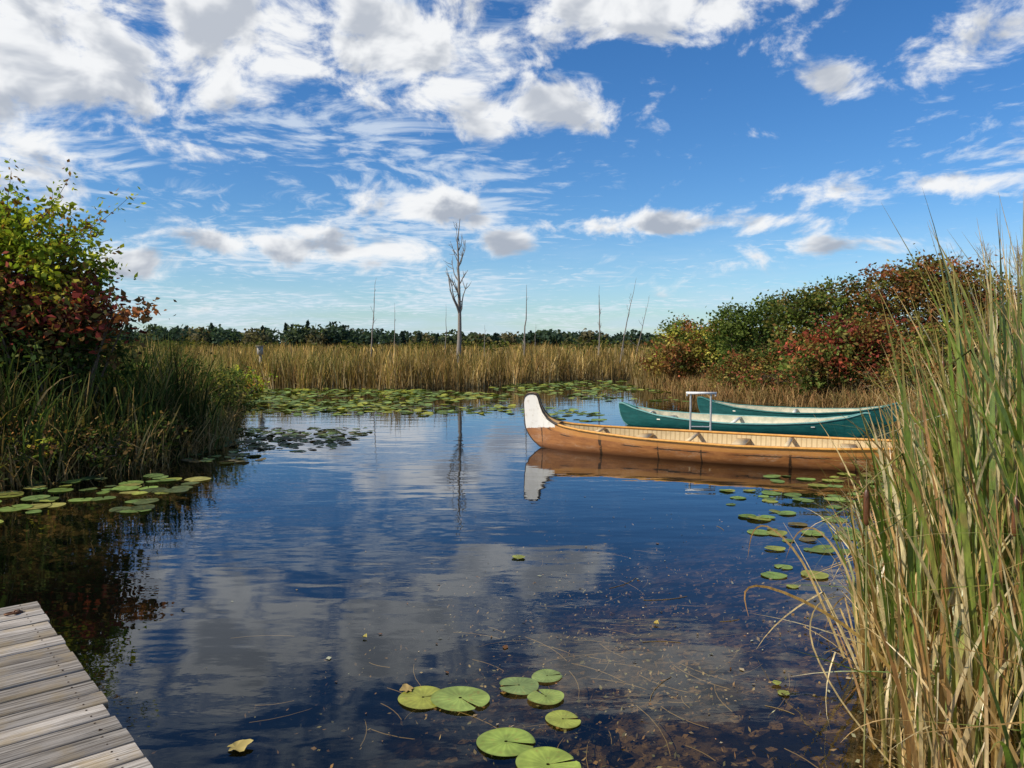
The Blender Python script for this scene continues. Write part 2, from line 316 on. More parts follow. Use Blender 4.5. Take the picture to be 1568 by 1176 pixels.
# ------------------------------------------------------------------ shrubs
def shrub(name,base,lobes,nclump,nleaf,lsz,pals,sig=.18,stems=7,bark=(.12,.09,.06),gain=1.45,flat=.5):
    par=empty(name,base)
    A=Acc(); Bk=Acc(); vol=np.array([l[3]*l[4]*l[5] for l in lobes])**.75; vol/=vol.sum()
    for l,vw in zip(lobes,vol):
        n=max(6,int(nclump*vw)); c=np.array(l[:3]); r=np.array(l[3:6])
        d=norm(rng.normal(size=(n,3))); rad=rng.uniform(.2,1.2,(n,1))**.6
        cc=c+d*r*rad; cc=cc[cc[:,2]>.1]; n=len(cc)
        br=rng.uniform(.5,1.45,n)*gain
        pal=pals[l[6]]; ccol=np.array(pal)[rng.integers(0,len(pal),n)]
        nl=nleaf; o=np.repeat(cc,nl,0)+rng.normal(size=(n*nl,3))*[1,1,.7]*sig*rng.uniform(.5,1.3,(n,1)).repeat(nl,0)
        col=np.repeat(ccol*br[:,None],nl,0)*rng.uniform(.7,1.3,(n*nl,1))
        s=lsz*rng.uniform(.6,1.35,n*nl)
        leaves(A,o,s,s*.6,col,.6)
        s0=np.array([rng.normal()*.15,rng.normal()*.15,-.05])+c*[.25,.25,0]
        for k in range(max(1,stems//max(1,len(lobes)//2))):
            e=c+rng.normal(size=3)*r*.3; mid=(s0+e)/2+rng.normal(size=3)*.15*[1,1,.3]
            ts=np.linspace(0,1,7)[:,None]; pp=s0*(1-ts)**2+2*mid*ts*(1-ts)+e*ts**2
            tube(Bk,pp,np.linspace(.035,.012,7),bark,5)
        for cx in cc[rng.random(n)<.35]:
            s1=c+(cx-c)*.15+rng.normal(size=3)*.1; mid=(s1+cx)/2+rng.normal(size=3)*.08; tip=cx+(cx-s1)*.25
            tube(Bk,[s1,mid,cx,tip],[.011,.007,.004,.002],bark,4)
    A.obj('leaves',M_leaf,parent=par); Bk.obj('branches',M_bark,parent=par)
    return par
YG=[(.26,.29,.03),(.34,.33,.04),(.17,.22,.025),(.11,.15,.02),(.22,.11,.03)]; RED=[(.20,.04,.03),(.13,.03,.025),(.24,.09,.04),(.12,.07,.03),(.09,.09,.03)]
OL=[(.09,.10,.025),(.06,.075,.02),(.14,.12,.03),(.05,.065,.018)]; DG=[(.03,.052,.015),(.045,.07,.02),(.06,.085,.02)]
RU=[(.20,.09,.035),(.15,.085,.03),(.11,.09,.025),(.20,.065,.03),(.14,.12,.03)]; GR=[(.075,.10,.02),(.10,.125,.03),(.06,.08,.02)]
shrub('maple_shrub',(-9.6,13.2,.1),[(0,.2,3.6,1.35,1.2,.9,0),(1.3,.1,3.35,1.1,.9,.9,0),(-1.6,0,3.4,1.4,1.2,1.,0),(.3,0,2.6,1.8,1.3,.8,1),(1.6,0,2.6,1.,.9,.6,1),(-2,.3,2.2,1.3,1.2,.8,1),(.8,.3,1.7,2.0,1.,.7,2),(2.0,.2,3.15,.6,.5,.5,0),(.5,-.2,1.0,1.6,.9,.6,2)],1500,22,.115,[YG,[(.17,.045,.03),(.13,.07,.03),(.17,.16,.03),(.09,.09,.02),(.22,.2,.03),(.16,.05,.04)],DG+DG+[(.12,.06,.03),(.12,.10,.03)]],.17,12)
shrub('sumac_bush',(-7.7,13.0,.1),[(.2,0,2.3,.8,.6,.5,0),(.95,-.1,2.4,.65,.5,.3,0),(-.6,-.3,2.5,.6,.6,.35,0),(-.2,0,1.7,1.1,.7,.5,1)],240,15,.13,[RED,RED[3:]+DG],.18,8)
A=Acc();Bk=Acc()
for (a,b) in [((-8.3,13.1,3.4),(-6.35,12.9,4.42)),((-8.2,13.1,3.2),(-6.9,13,4.15)),((-8.4,13,3.7),(-7.4,13,4.75)),((-8.6,13,3.8),(-8.3,12.9,4.85)),((-9.1,13,3.8),(-9.0,13,4.9)),((-8.1,13,2.9),(-6.7,12.9,3.4))]:
    a=np.array(a);b=np.array(b); ts=np.linspace(0,1,8)[:,None]; pp=a+(b-a)*ts+np.array([0,0,-.18])*np.sin(ts*np.pi)
    tube(Bk,pp,np.linspace(.014,.003,8),(.12,.09,.06),4)
    o=np.repeat(pp[1:],14,0)+rng.normal(size=(98,3))*.10
    leaves(A,o,rng.uniform(.06,.12,98),rng.uniform(.035,.07,98),pick(YG,98)*1.3,.5)
tube(Bk,[(-8.6,13.1,0),(-8.55,13.1,2),(-8.45,13.1,3.8)],[.04,.03,.012],(.12,.09,.06),6)
e=empty('sapling',(-8.6,13.1,0)); 
o1=A.obj('leaves',M_leaf,parent=e); o2=Bk.obj('branches',M_bark,parent=e)
for ob in(o1,o2): ob.location=(8.6,-13.1,0)
shrub('shore_shrub',(-7.6,17.8,.05),[(0,0,.8,1.1,1.3,.7,0),(.2,1.6,.7,.9,1,.6,0),(-.9,-1.5,.9,.9,1.1,.7,0)],330,22,.09,[DG+OL],.15,5)
shrub('shore_weeds',(-6.7,11.6,.0),[(-.8,-.7,.45,.9,.6,.35,0),(.3,.3,.4,.5,.6,.3,1),(.5,1.6,.4,.5,.8,.35,1),(-2.4,-1.2,.45,1.,.6,.4,0)],330,15,.075,[[(.30,.25,.03),(.12,.14,.02),(.24,.12,.04),(.14,.07,.03),(.06,.07,.02)],[(.08,.09,.02),(.22,.13,.05),(.06,.08,.02)]],.14,4)
shrub('shore_weeds',(-10.8,30.4,.0),[(0,0,.5,1.3,1,.45,0),(-2.2,1,.6,1.2,1,.5,0)],120,16,.12,[YG],.15,3)
shrub('autumn_shrub',(8.1,34,.1),[(0,0,1.6,1.8,1.6,1.2,0),(-1.2,-1,1.0,1.1,1,.9,1),(1.2,-.5,2.1,1.1,1.2,.8,0),(-.7,.5,2.3,.8,.8,.6,0)],560,22,.14,[GR+[(.28,.25,.05),(.24,.10,.04),(.30,.27,.06)],RU+[(.26,.2,.05)]],.2,7)
shrub('green_shrub',(9.5,30,.1),[(0,0,1.8,1.5,1.5,1.4,0),(-.9,0,2.6,.7,.9,.8,0),(.7,0,2.9,.9,1,.8,0),(-1,-2,.9,1,1,.8,1)],560,22,.13,[DG+GR,OL+RU],.2,7)
shrub('green_shrub',(11.4,28,.1),[(0,0,2.2,1.9,1.6,1.7,0),(-.9,0,3.2,1,1,.8,0),(.8,0,3.3,1.1,1,.85,1),(-.8,-1.8,1.4,1.2,1,1,1)],700,22,.13,[GR+OL+RU[1:3],OL+RU[:2]],.2,8)
shrub('rust_shrub',(14.4,27,.1),[(0,0,2.6,2.3,1.8,1.8,0),(-1.1,0,3.8,1.1,1.2,.85,0),(.3,0,4.15,1.2,1.2,.85,0),(1.6,0,3.6,1.2,1.2,1,0),(2.3,-.3,2.2,1.4,1.2,1.4,1)],1000,22,.13,[RU+OL[:1],OL+RU],.2,10)
shrub('sumac_bush',(10.6,25,.1),[(0,0,1.5,1.5,1.1,.9,0),(.3,0,2.2,1.1,.9,.6,0),(-1,-.5,1.0,.9,.8,.7,1),(1.4,-.3,1.8,1.1,1,.8,0)],430,18,.14,[[(.27,.06,.035),(.22,.06,.03)]+RED[:3]+RU+GR,OL+GR+RU],.2,8)
shrub('green_shrub',(13.8,23,.1),[(0,0,1.5,1.7,1.3,1.2,0),(-1.2,0,1.2,1,1,.9,0),(1.3,0,2.2,1.3,1.1,.9,1)],560,22,.12,[GR+[(.24,.22,.05)]+RU[:2],OL+RU],.2,7)
shrub('autumn_shrub',(9.0,26.6,.05),[(0,0,.7,1.1,.9,.6,0),(1.7,-1.7,.7,1.1,.9,.6,0),(3.0,-3.2,.8,1.1,.9,.7,0),(-.9,1.6,.8,.9,1,.6,0)],420,18,.10,[OL+RU+[(.28,.2,.06),(.2,.06,.04)]],.2,5)
shrub('green_shrub',(17.2,24,.1),[(0,0,2,2,1.6,1.6,0),(1,0,3,1.5,1.3,1,1),(-1,-1.5,1.3,1.3,1,1.1,0)],460,22,.13,[OL+GR,OL],.2,7)

# ------------------------------------------------------------------ bare / dead trees
def dead_tree(name,x,y,h,r,nb=14,lean=(0,0),spread=.16,sub=3,col=(.22,.19,.16),z0=.25,up0=(.7,1.9),thick=.45):
    A=Acc(); ts=np.linspace(0,1,14)
    wob=np.cumsum(rng.normal(size=(14,2))*.012*h,0)*.35
    P=np.column_stack([lean[0]*ts**1.2+wob[:,0],lean[1]*ts+wob[:,1],ts*h]); R=r*(1-ts*.9)
    tube(A,P,R,col,7)
    for i in range(nb):
        s=rng.uniform(z0,.95); k=s*13; a=P[int(k)]+(P[min(13,int(k)+1)]-P[int(k)])*(k-int(k))
        an=rng.uniform(0,6.28); Lb=h*spread*(1.15-s)*rng.uniform(.6,1.5)+.15; up=rng.uniform(*up0)
        d=norm(np.array([math.cos(an),math.sin(an),up])); q=[a]; dd=d.copy()
        for j in range(5): dd=norm(dd+rng.normal(size=3)*.14+[0,0,.16]); q.append(q[-1]+dd*Lb/5)
        rr=r*(1-s*.9)*thick; tube(A,q,np.linspace(rr,rr*.2+.004,6),col,5)
        for j in range(sub):
            b=q[rng.integers(2,5)]; d2=norm(dd+rng.normal(size=3)*.7+[0,0,.3]); l2=Lb*rng.uniform(.25,.5)
            tube(A,[b,b+d2*l2*.5,b+norm(d2+[0,0,.2])*l2],[rr*.4+.003,rr*.3+.002,.003],col,4)
    o=A.obj(name,M_bark,True); o.location=(x,y,0); return o
dead_tree('dead_tree',-3.15,45,9.2,.16,17,(.05,0),.27,3,z0=.36,up0=(1.0,2.2),thick=.55)
dead_tree('dead_tree',-9.3,50,6.2,.06,7,(.5,0),.1,1)
dead_tree('dead_tree',-4.6,52,4.6,.05,2,(.0,0),.05,0)
dead_tree('dead_tree',-8.2,54,4.8,.05,3,(.1,0),.05,0)
dead_tree('dead_tree',.8,48,5.6,.08,4,(.05,0),.05,1)
dead_tree('dead_tree',5.6,50,5.7,.06,6,(.2,0),.06,1)
dead_tree('dead_tree',5.9,52,5.2,.06,3,(-.1,0),.05,1)
dead_tree('dead_tree',7.0,50,6.2,.06,7,(1.0,0),.1,1)
dead_tree('dead_tree',8.2,52,5.2,.05,5,(1.1,0),.1,1)
dead_tree('dead_tree',7.3,51,2.8,.04,3,(.1,0),.1,1)
dead_tree('dead_tree',-2.2,60,3.4,.06,2,(.1,0),.06,0)
dead_tree('dead_tree',1.9,66,3.6,.06,2,(.2,0),.06,0)
for i,(x,y,h) in enumerate([(23,42,6.2),(24.5,42,6.8),(26.5,44,7.6),(28,43,7.4),(29.8,45,7.8),(31.5,46,7.0),(33,48,7.5)]):
    dead_tree('bare_tree',x,y,h,.09,34,(rng.normal()*.3,0),.3,7,(.26,.22,.20),.15)
A=Acc(); box(A,(0,0,.9),(.1,.1,1.8),(.3,.27,.22)); box(A,(0,-.02,1.75),(.22,.2,.36),(.34,.31,.27)); box(A,(0,-.04,1.95),(.3,.3,.03),(.25,.23,.2)); tube(A,[(0,-.115,1.8),(0,-.125,1.8)],.03,(.01,.01,.01),10,True)
o=A.obj('nest_box_post',M_bark); o.location=(-11.4,34.8,-.1)

# ------------------------------------------------------------------ distant treeline
A=Acc()
TP=[[(.03,.05,.02),(.045,.07,.025)],[(.02,.035,.018)],[(.07,.09,.03),(.10,.11,.04)],[(.14,.11,.04)]]
for i in range(520):
    x=rng.uniform(-330,330); y=rng.uniform(300,380)
    hl=9.8 if x<-60 else (7.2 if x<60 else 7.0); hgh=hl*rng.uniform(.62,1.08)+.6*math.sin(x*.07); rr=rng.uniform(3,6)
    con=rng.random()<.12; n=150
    d=norm(rng.normal(size=(n,3)))
    if con:
        hgh*=1.08; zt=rng.random(n); rad=(1-zt)*rr*.5; an=rng.uniform(0,6.28,n); c=np.column_stack([x+np.cos(an)*rad,y+np.sin(an)*rad,zt*hgh]); col=pick(TP[1],n,.3)
    else:
        c=np.array([x,y,hgh*.5])+d*[rr,rr,hgh*.46]*rng.uniform(.5,1.05,(n,1)); col=pick(TP[rng.choice([0,0,0,2,3])],n,.3)
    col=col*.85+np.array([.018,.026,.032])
    leaves(A,c,rng.uniform(1.2,2.4,n),rng.uniform(.9,1.6,n),col,.3)
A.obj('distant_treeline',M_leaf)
A=Acc()
for i in range(60):
    x=rng.uniform(-70,70); y=rng.uniform(85,160); hh_=rng.uniform(2.2,3.0); n=90
    c=np.array([x,y,hh_*.5])+norm(rng.normal(size=(n,3)))*[rng.uniform(1.5,4),1.5,hh_*.45]*rng.uniform(.5,1,(n,1)); leaves(A,c,.5,.35,pick(OL+[(.14,.12,.05)],n,.3),.3)
A.obj('marsh_scrub',M_leaf)

# ------------------------------------------------------------------ lily pads
def pad(A,x,y,r,col,seg=26,z=.008,tilt=0,vein=.10):
    rings=[0.06,.45,.8,.93,1.0]; nr=len(rings)-1; a0=rng.uniform(0,6.28); wdg=rng.uniform(.04,.13); k=seg
    if seg<13: rings=[.06,.6,1.0]; nr=2
    an=a0+wdg+np.linspace(0,1,k+1)*(2*np.pi-2*wdg)
    v=[];c=[]; tz=rng.normal(size=2)*tilt
    el=rng.uniform(.86,1.0); ro=rng.uniform(0,3.14); ph=rng.uniform(0,6)
    for ri,rr in enumerate(rings):
        for j in range(k+1):
            u=j/k; rj=rr*r*(1+(.018*math.sin(u*23+ph) if ri==nr else 0)); 
            if ri==nr and (j==0 or j==k): rj*=.93
            dx=math.cos(an[j])*rj; dy=math.sin(an[j])*rj*el
            X_=dx*math.cos(ro)-dy*math.sin(ro); Y_=dx*math.sin(ro)+dy*math.cos(ro)
            zz=z+(.002 if ri==0 else 0)+(.003*math.sin(u*15+ph) if ri==nr else 0)+max(-.004,X_*tz[0]+Y_*tz[1])
            v.append((x+X_,y+Y_,zz)); f=1.0+(vein*1.6 if j%3==0 else -vein*.5)*(1 if ri<nr-1 else .0)+(-.15 if ri==nr else 0)
            br=.5*max(0,math.sin(u*9+ph*3)-.75)*(ri>=nr-1)
            c.append(np.array(col)*f*(1+rng.normal()*.03)*(1-br)+np.array([.3,.2,.03])*br)
    f=[[ri*(k+1)+j,(ri+1)*(k+1)+j,(ri+1)*(k+1)+j+1,ri*(k+1)+j+1] for ri in range(nr) for j in range(k)]
    A.add(v,f,np.array(c))
PG=[(.17,.25,.06),(.20,.28,.07),(.26,.28,.06),(.14,.21,.06)]
A=Acc()
for i,(x,y,r,c) in enumerate([(-.50,4.22,.14,(.30,.31,.05)),(-.29,4.2,.165,(.24,.31,.07)),(-.03,3.74,.15,(.25,.33,.06)),(.17,3.52,.165,(.28,.35,.06)),(.27,3.97,.10,(.30,.33,.06)),(.04,4.36,.12,(.19,.25,.08)),(.21,4.50,.10,(.21,.27,.08)),(.19,4.22,.105,(.24,.30,.07)),
   (2.25,6.5,.11,PG[0]),(2.6,6.5,.12,PG[2]),(2.42,6.75,.08,PG[1]),(2.55,7.35,.10,PG[2]),(2.6,8.0,.13,PG[0]),(3.15,7.95,.13,PG[1]),(3.5,7.8,.13,PG[0]),(.06,7.05,.065,PG[2]),(1.55,4.28,.035,PG[2]),(1.55,4.4,.03,PG[2]),(2.3,6.2,.05,PG[2])]):
    pad(A,x,y,r,c,54,.008+.006*(i%2))
A.obj('lily_pads',M_pad,True)
A=Acc()
def patch(n,x0,x1,y0,y1,r0,r1,tilt,cols,dens=.35,seg=12):
    cand=np.column_stack([rng.uniform(x0,x1,n*6),rng.uniform(y0,y1,n*6)]); cand=cand[sdist(cand)>.02]; pts=[]
    for x,y in cand:
        nzv=math.sin(x*1.1+1.3*math.sin(y*.6))+math.sin(y*.9+x*.4+1)
        ex=((x-(x0+x1)/2)/(x1-x0)*2)**2+((y-(y0+y1)/2)/(y1-y0)*2)**2
        if rng.random()<dens+nzv*.25-ex*.35+.25: pts.append((x,y))
        if len(pts)>=n: break
    for i,(x,y) in enumerate(pts):
        c=np.array(cols[rng.integers(len(cols))])*rng.uniform(.6,1.25); pad(A,x,y,rng.uniform(r0,r1),c,seg,.006+.0006*(i%17),tilt)
patch(85,-8.6,-4.4,7.8,11.8,.08,.19,.04,PG+[(.26,.24,.07),(.11,.16,.05),(.08,.10,.04)],.45,18)
patch(260,-7.2,-3.2,12.6,18.0,.06,.14,.12,[(.08,.12,.04),(.12,.17,.05),(.07,.09,.03),(.12,.10,.05)],.35)
patch(1350,-13,0.,21,33.5,.09,.19,.14,PG+[(.34,.35,.05),(.30,.30,.04),(.12,.18,.04),(.10,.12,.04)],.45,8)
patch(380,-1.,6.8,29,41,.10,.2,.12,PG+[(.34,.36,.05)],.45,8)
patch(60,.3,2.6,19.5,24,.10,.17,.1,PG,.4,10)
patch(50,2.,6,26,30,.10,.17,.1,PG,.4,10)
patch(130,2.7,7.0,7.2,11.6,.06,.15,.06,PG+[(.13,.2,.05),(.2,.16,.06)],.45,14)
A.obj('lily_pads',M_pad,False)
# floating debris
A=Acc()
n=360; p=np.column_stack([rng.normal(1.0,1.1,n),3.3+rng.gamma(2.4,1.1,n)]); p=p[sdist(p)>.03]; n=len(p)
c3_=np.column_stack([p,np.full(n,.005)]); an=rng.uniform(0,6.28,n); a=np.column_stack([np.cos(an),np.sin(an),np.zeros(n)]); b=np.column_stack([-np.sin(an),np.cos(an),np.zeros(n)])
l=rng.gamma(2,.0035,n)[:,None]+.003; ww=l*rng.uniform(.2,.7,(n,1))
v=np.stack([c3_-a*l,c3_+b*ww+[0,0,.003],c3_+a*l,c3_-b*ww],1); A.add(v,np.arange(4*n).reshape(n,4),np.repeat(pick([(.28,.2,.11),(.4,.32,.2),(.15,.09,.05),(.3,.3,.2),(.2,.1,.05)],n),4,0))
for i in range(7):
    x,y=rng.normal(1.1,.8),rng.uniform(3.6,8.5); an=rng.normal(0,.7)+(.0 if i%2 else 2.6); Ls=rng.uniform(.15,.4)
    if sdist(np.array([[x,y]]))[0]<.1: continue
    ps=[(x+math.cos(an+.3*s)*Ls*s,y+math.sin(an+.3*s)*Ls*s,.002) for s in np.linspace(0,1,6)]; tube(A,ps,.0022,(.22,.16,.08),4)
def fleaf(x,y,s,rot,col):
    k=22; th=np.linspace(0,2*np.pi,k,endpoint=False); rr=s*(.62+.25*np.cos(th)+.13*np.cos(5*th)); c_,s_=math.cos(rot),math.sin(rot)
    px=rr*np.cos(th); py=rr*np.sin(th)*.9; zz=.008+.018*(px/s)**2+.01*np.abs(np.sin(th*2.5))
    ring=np.column_stack([x+px*c_-py*s_,y+px*s_+py*c_,zz]); cc=np.vstack([[x,y,.008],ring])
    A.add(cc,[[0,i+1,(i+1)%k+1] for i in range(k)],np.array(col)*rng.uniform(.7,1.15,(k+1,1)))
fleaf(-1.36,3.68,.085,.5,(.42,.33,.12)); fleaf(-.60,4.30,.06,2.,(.35,.25,.10)); fleaf(1.02,5.35,.03,1,(.4,.3,.08)); fleaf(-1.0,5.1,.025,1,(.4,.34,.1))
A.obj('floating_debris',M_debris)
A=Acc()
n=8500; p=np.column_stack([rng.normal(1.0,1.3,n),2.6+rng.gamma(2.6,1.1,n)]); p=p[sdist(p)>.03]; n=len(p)
cl=np.sin(p[:,0]*4+np.sin(p[:,1]*3))*np.sin(p[:,1]*3.3+p[:,0]); p=p[cl+rng.normal(size=n)*.5>-.1]; n=len(p)
c3_=np.column_stack([p,hgt(p)+.03+rng.random(n)**2*.12]); leaves(A,c3_,rng.uniform(.010,.045,n),rng.uniform(.005,.024,n),pick([(.28,.18,.085),(.18,.11,.05),(.38,.30,.17),(.07,.05,.03),(.25,.24,.14)],n),1.5)
for i in range(90):
    q=p[rng.integers(n)]; an=rng.uniform(0,6.28); Ls=rng.uniform(.15,.6); z=hgt(q[None])[0]+.05
    tube(A,[(q[0]+math.cos(an+.3*s)*Ls*s,q[1]+math.sin(an+.3*s)*Ls*s,z+.02*s) for s in np.linspace(0,1,5)],.003,(.3,.22,.11),4)
A.obj('sunken_leaf_litter',M_debris)

# ------------------------------------------------------------------ canoes
def canoe(name,loc,rz,L,beam,topP,botP,bmP,hullmat,inmat,rimcol,rimw,thwarts,thcol,deck,deckcol,endrim=None,nsm=2,roll=0):
    par=empty(name,loc,rz,roll)
    es=np.concatenate([[0,.004,.008,.013,.019,.026],np.linspace(.035,.5,30),np.linspace(.5,1.2,16)[1:],np.linspace(1.2,L/2,22)[1:]])
    X_=np.concatenate([es,(L-es[::-1])[1:]]); E=np.minimum(X_,L-X_)
    f=lambda P,e:np.interp(e,[a for a,_ in P],[b for _,b in P])
    def sm(v,k=1):
        for _ in range(k): v=np.concatenate([[v[0]],(v[:-2]+2*v[1:-1]+v[2:])/4,[v[-1]]])
        return v
    zt=sm(f(topP,E),nsm); zb=sm(f(botP,E),nsm); b=sm(f(bmP,E),4)*beam
    T=np.linspace(0,1,13)
    def shell(th,zoff):
        rows=[]
        for x,z0,z1,bb in zip(X_,zb,zt,b):
            bb=max(bb-th,.004); z0=min(z0+zoff,z1-.01)
            prof=[(bb*math.sin(u*math.pi/2)**.62,z0+(z1-z0)*(1-math.cos(u*math.pi/2))**1.0) for u in T]
            rows.append([(x,-y,z) for y,z in prof[::-1]]+[(x,y,z) for y,z in prof[1:]])
        return np.array(rows)
    nr=2*len(T)-1; tt=np.abs(np.linspace(-1,1,nr))
    for nm,th,zo,mt in(('hull',0,0,hullmat),('lining',.018,.02,inmat)):
        V_=shell(th,zo); ns=len(V_); idx=np.arange(ns*nr).reshape(ns,nr)
        F=np.stack([idx[:-1,:-1],idx[:-1,1:],idx[1:,1:],idx[1:,:-1]],-1).reshape(-1,4)
        if nm=='lining': F=F[:,::-1]
        A=Acc(); c=np.zeros((ns,nr,3)); c[...,0]=tt[None]; c[...,1]=(E/4)[:,None]
        A.add(V_.reshape(-1,3),F,c.reshape(-1,3)); A.obj(nm,mt,True,par)
    A=Acc()
    for s in(-1,1):
        yy=s*b; w2=rimw/2; v=[]
        for x,y,z,e in zip(X_,yy,zt,E):
            kk=min(1,.35+e*1.3); 
            v+= [(x,y-w2*kk,z-.018),(x,y+w2*kk,z-.018),(x,y+w2*kk,z+.016),(x,y-w2*kk,z+.016)]
        ns=len(X_); F=[[i*4+j,i*4+(j+1)%4,(i+1)*4+(j+1)%4,(i+1)*4+j] for i in range(ns-1) for j in range(4)]
        A.add(v,F,np.repeat(np.where((E<.75)[:,None]&(endrim is not None),np.array(endrim if endrim else rimcol)[None],np.array(rimcol)[None]),4,0))
        A.add(v[:4],[[0,3,2,1]],np.array(rimcol)); A.add(v[-4:],[[0,1,2,3]],np.array(rimcol))
    A.obj('gunwales',M_paint,False,par)
    A=Acc(); m_=[i for i in range(len(X_)) if X_[i]<deck]; 
    for side in(0,1):
        ii=m_ if side==0 else [len(X_)-1-i for i in m_]
        v=[];
        for i in ii: v+=[(X_[i],-b[i],zt[i]+.004),(X_[i],0,zt[i]+.02),(X_[i],b[i],zt[i]+.004)]
        F=[]
        for i in range(len(ii)-1):
            for j in(0,1): F.append([i*3+j,i*3+j+1,(i+1)*3+j+1,(i+1)*3+j])
        A.add(v,F,np.array(deckcol))
    A.obj('end_decks',M_paint,True,par)
    A=Acc()
    for x,wd in thwarts:
        i=np.argmin(abs(X_-x)); box(A,(x,0,zt[i]-.035 if wd<.12 else zt[i]-.09),(wd,2*b[i]-.05,.025),thcol)
    A.obj('seats_and_thwarts',M_paint,False,par)
    A=Acc(); k=34
    pts=[(X_[i],0,zb[i]) for i in range(k)][::-1]+[(X_[0],0,zt[0])]
    tube(A,[(p[0]-.004,0,p[2]-.004) for p in pts],.012,rimcol if endrim is None else endrim,6)
    A.obj('stem_band',M_paint,True,par)
    return par
m,t,o=newmat('bark_canoe_hull')
co=t.n('ShaderNodeTexCoord').outputs['Object']; s_=t.n('ShaderNodeSeparateXYZ',{0:co}); at=t.n('ShaderNodeSeparateColor',{0:attr(t)})
nA=t.noise(t.vm('MULTIPLY',co,(1.2,1.2,6)),3,8,.65); nB=t.noise(co,14,6,.6); nC=t.noise(t.vm('MULTIPLY',co,(5,5,40)),4,5,.6); nD=t.noise(t.vm('MULTIPLY',co,(1,1,2.5)),2.1,3,.5)
bc=t.mix(t.ss(nA,.35,.68),(.27,.10,.028),(.41,.17,.05)); bc=t.mix(t.ss(nC,.50,.70,0,.65),bc,(.16,.06,.025)); 
scuff=t.m('MULTIPLY',t.ss(nC,.46,.66),t.ss(nD,.46,.62)); bc=t.mix(t.m('MULTIPLY',scuff,t.ss(s_.outputs[2],.04,.14,0,.75)),bc,(.54,.38,.25))
bc=t.mix(t.ss(s_.outputs[2],.01,.13,.85,0),bc,(.13,.05,.02))
wob=t.m('MULTIPLY',t.m('SUBTRACT',nB,.5),.05)
fr_=t.m('ABSOLUTE',t.m('SUBTRACT',t.m('FRACT',t.m('DIVIDE',t.m('ADD',t.m('ADD',s_.outputs[0],wob),t.m('MULTIPLY',t.m('SINE',t.m('MULTIPLY',s_.outputs[0],2.1)),.22)),1.05)),.5))
seam=t.ss(fr_,.010,.020,1,0); seam=t.m('MULTIPLY',seam,t.ss(nB,.34,.46))
hz=t.ss(t.m('ABSOLUTE',t.m('SUBTRACT',t.m('ADD',at.outputs[0],wob),.80)),.008,.022,.9,0)
hz=t.m('MULTIPLY',hz,t.ss(nD,.40,.50))
bc=t.mix(t.m('MAXIMUM',t.m('MULTIPLY',seam,.9),hz),bc,(.03,.02,.012))
hzb=t.ss(at.outputs[0],.84,.86); bc=t.mix(t.m('MULTIPLY',hzb,.6),bc,(.56,.25,.055))
line=t.m('ADD',t.m('MULTIPLY',s_.outputs[0],.10),t.m('ADD',wob,.36)); isw=t.m('MULTIPLY',t.ss(t.m('SUBTRACT',s_.outputs[2],line),-.006,.006),t.ss(s_.outputs[0],.66,.68,1,0))
wh=t.mix(t.ss(nB,.5,.75,0,.6),(.78,.74,.67),(.50,.43,.33)); bc=t.mix(isw,bc,wh)
bp=t.n('ShaderNodeBump',{'Height':nB,'Strength':.2,'Distance':.012})
p=t.n('ShaderNodeBsdfPrincipled',{'Base Color':bc,'Roughness':.42,'Normal':bp.outputs[0]}); t.t.links.new(p.outputs[0],o.inputs[0]); M_vh=m
m,t,o=newmat('cedar_lining')
co=t.n('ShaderNodeTexCoord').outputs['Object']; s_=t.n('ShaderNodeSeparateXYZ',{0:co})
rib=t.ss(t.m('ABSOLUTE',t.m('SUBTRACT',t.m('FRACT',t.m('MULTIPLY',s_.outputs[0],12.)),.5)),.1,.16)
nA=t.noise(co,9,6,.6); bc=t.mix(rib,(.50,.35,.17),(.68,.51,.27)); bc=t.mix(t.ss(nA,.45,.7,0,.4),bc,(.42,.30,.16))
p=t.n('ShaderNodeBsdfPrincipled',{'Base Color':bc,'Roughness':.5}); t.t.links.new(p.outputs[0],o.inputs[0]); M_vl=m
VT=[(0,.90),(.012,.96),(.04,1.0),(.10,1.04),(.20,1.05),(.27,1.03),(.31,.95),(.34,.83),(.40,.70),(.50,.59),(.64,.51),(.9,.46),(1.4,.42),(2.4,.38),(4,.36)]
VB=[(0,.84),(.006,.55),(.014,.42),(.035,.34),(.09,.24),(.18,.13),(.32,.02),(.8,-.09),(2,-.13),(4,-.14)]
VBm=[(0,.02),(.3,.045),(.5,.11),(.8,.26),(1.5,.56),(2.5,.85),(4,1.)]
canoe('voyageur_canoe',(.26,14.75,0),math.atan2(-2.62,5.4),8.,.6,VT,VB,VBm,M_vh,M_vl,(.66,.32,.07),.05,[(1.5,.07),(2.3,.22),(3.2,.07),(4,.22),(4.8,.07),(5.7,.22),(6.5,.07)],(.66,.50,.28),.75,(.60,.34,.11),(.05,.035,.025),roll=math.radians(3.5))
m,t,o=newmat('green_canoe_hull')
co=t.n('ShaderNodeTexCoord').outputs['Object']; nA=t.noise(t.vm('MULTIPLY',co,(1,1,7)),4,8,.65); nB=t.noise(t.vm('MULTIPLY',co,(3,3,40)),3,6,.7)
bc=t.mix(t.ss(nA,.35,.7),(.007,.07,.065),(.013,.11,.10)); bc=t.mix(t.ss(nB,.6,.74,0,.5),bc,(.13,.27,.25))
p=t.n('ShaderNodeBsdfPrincipled',{'Base Color':bc,'Roughness':.33}); t.t.links.new(p.outputs[0],o.inputs[0]); M_gh=m
m,t,o=newmat('green_canoe_lining')
co=t.n('ShaderNodeTexCoord').outputs['Object']; nA=t.noise(co,7,6,.6); bc=t.mix(t.ss(nA,.35,.7),(.64,.58,.42),(.42,.42,.30))
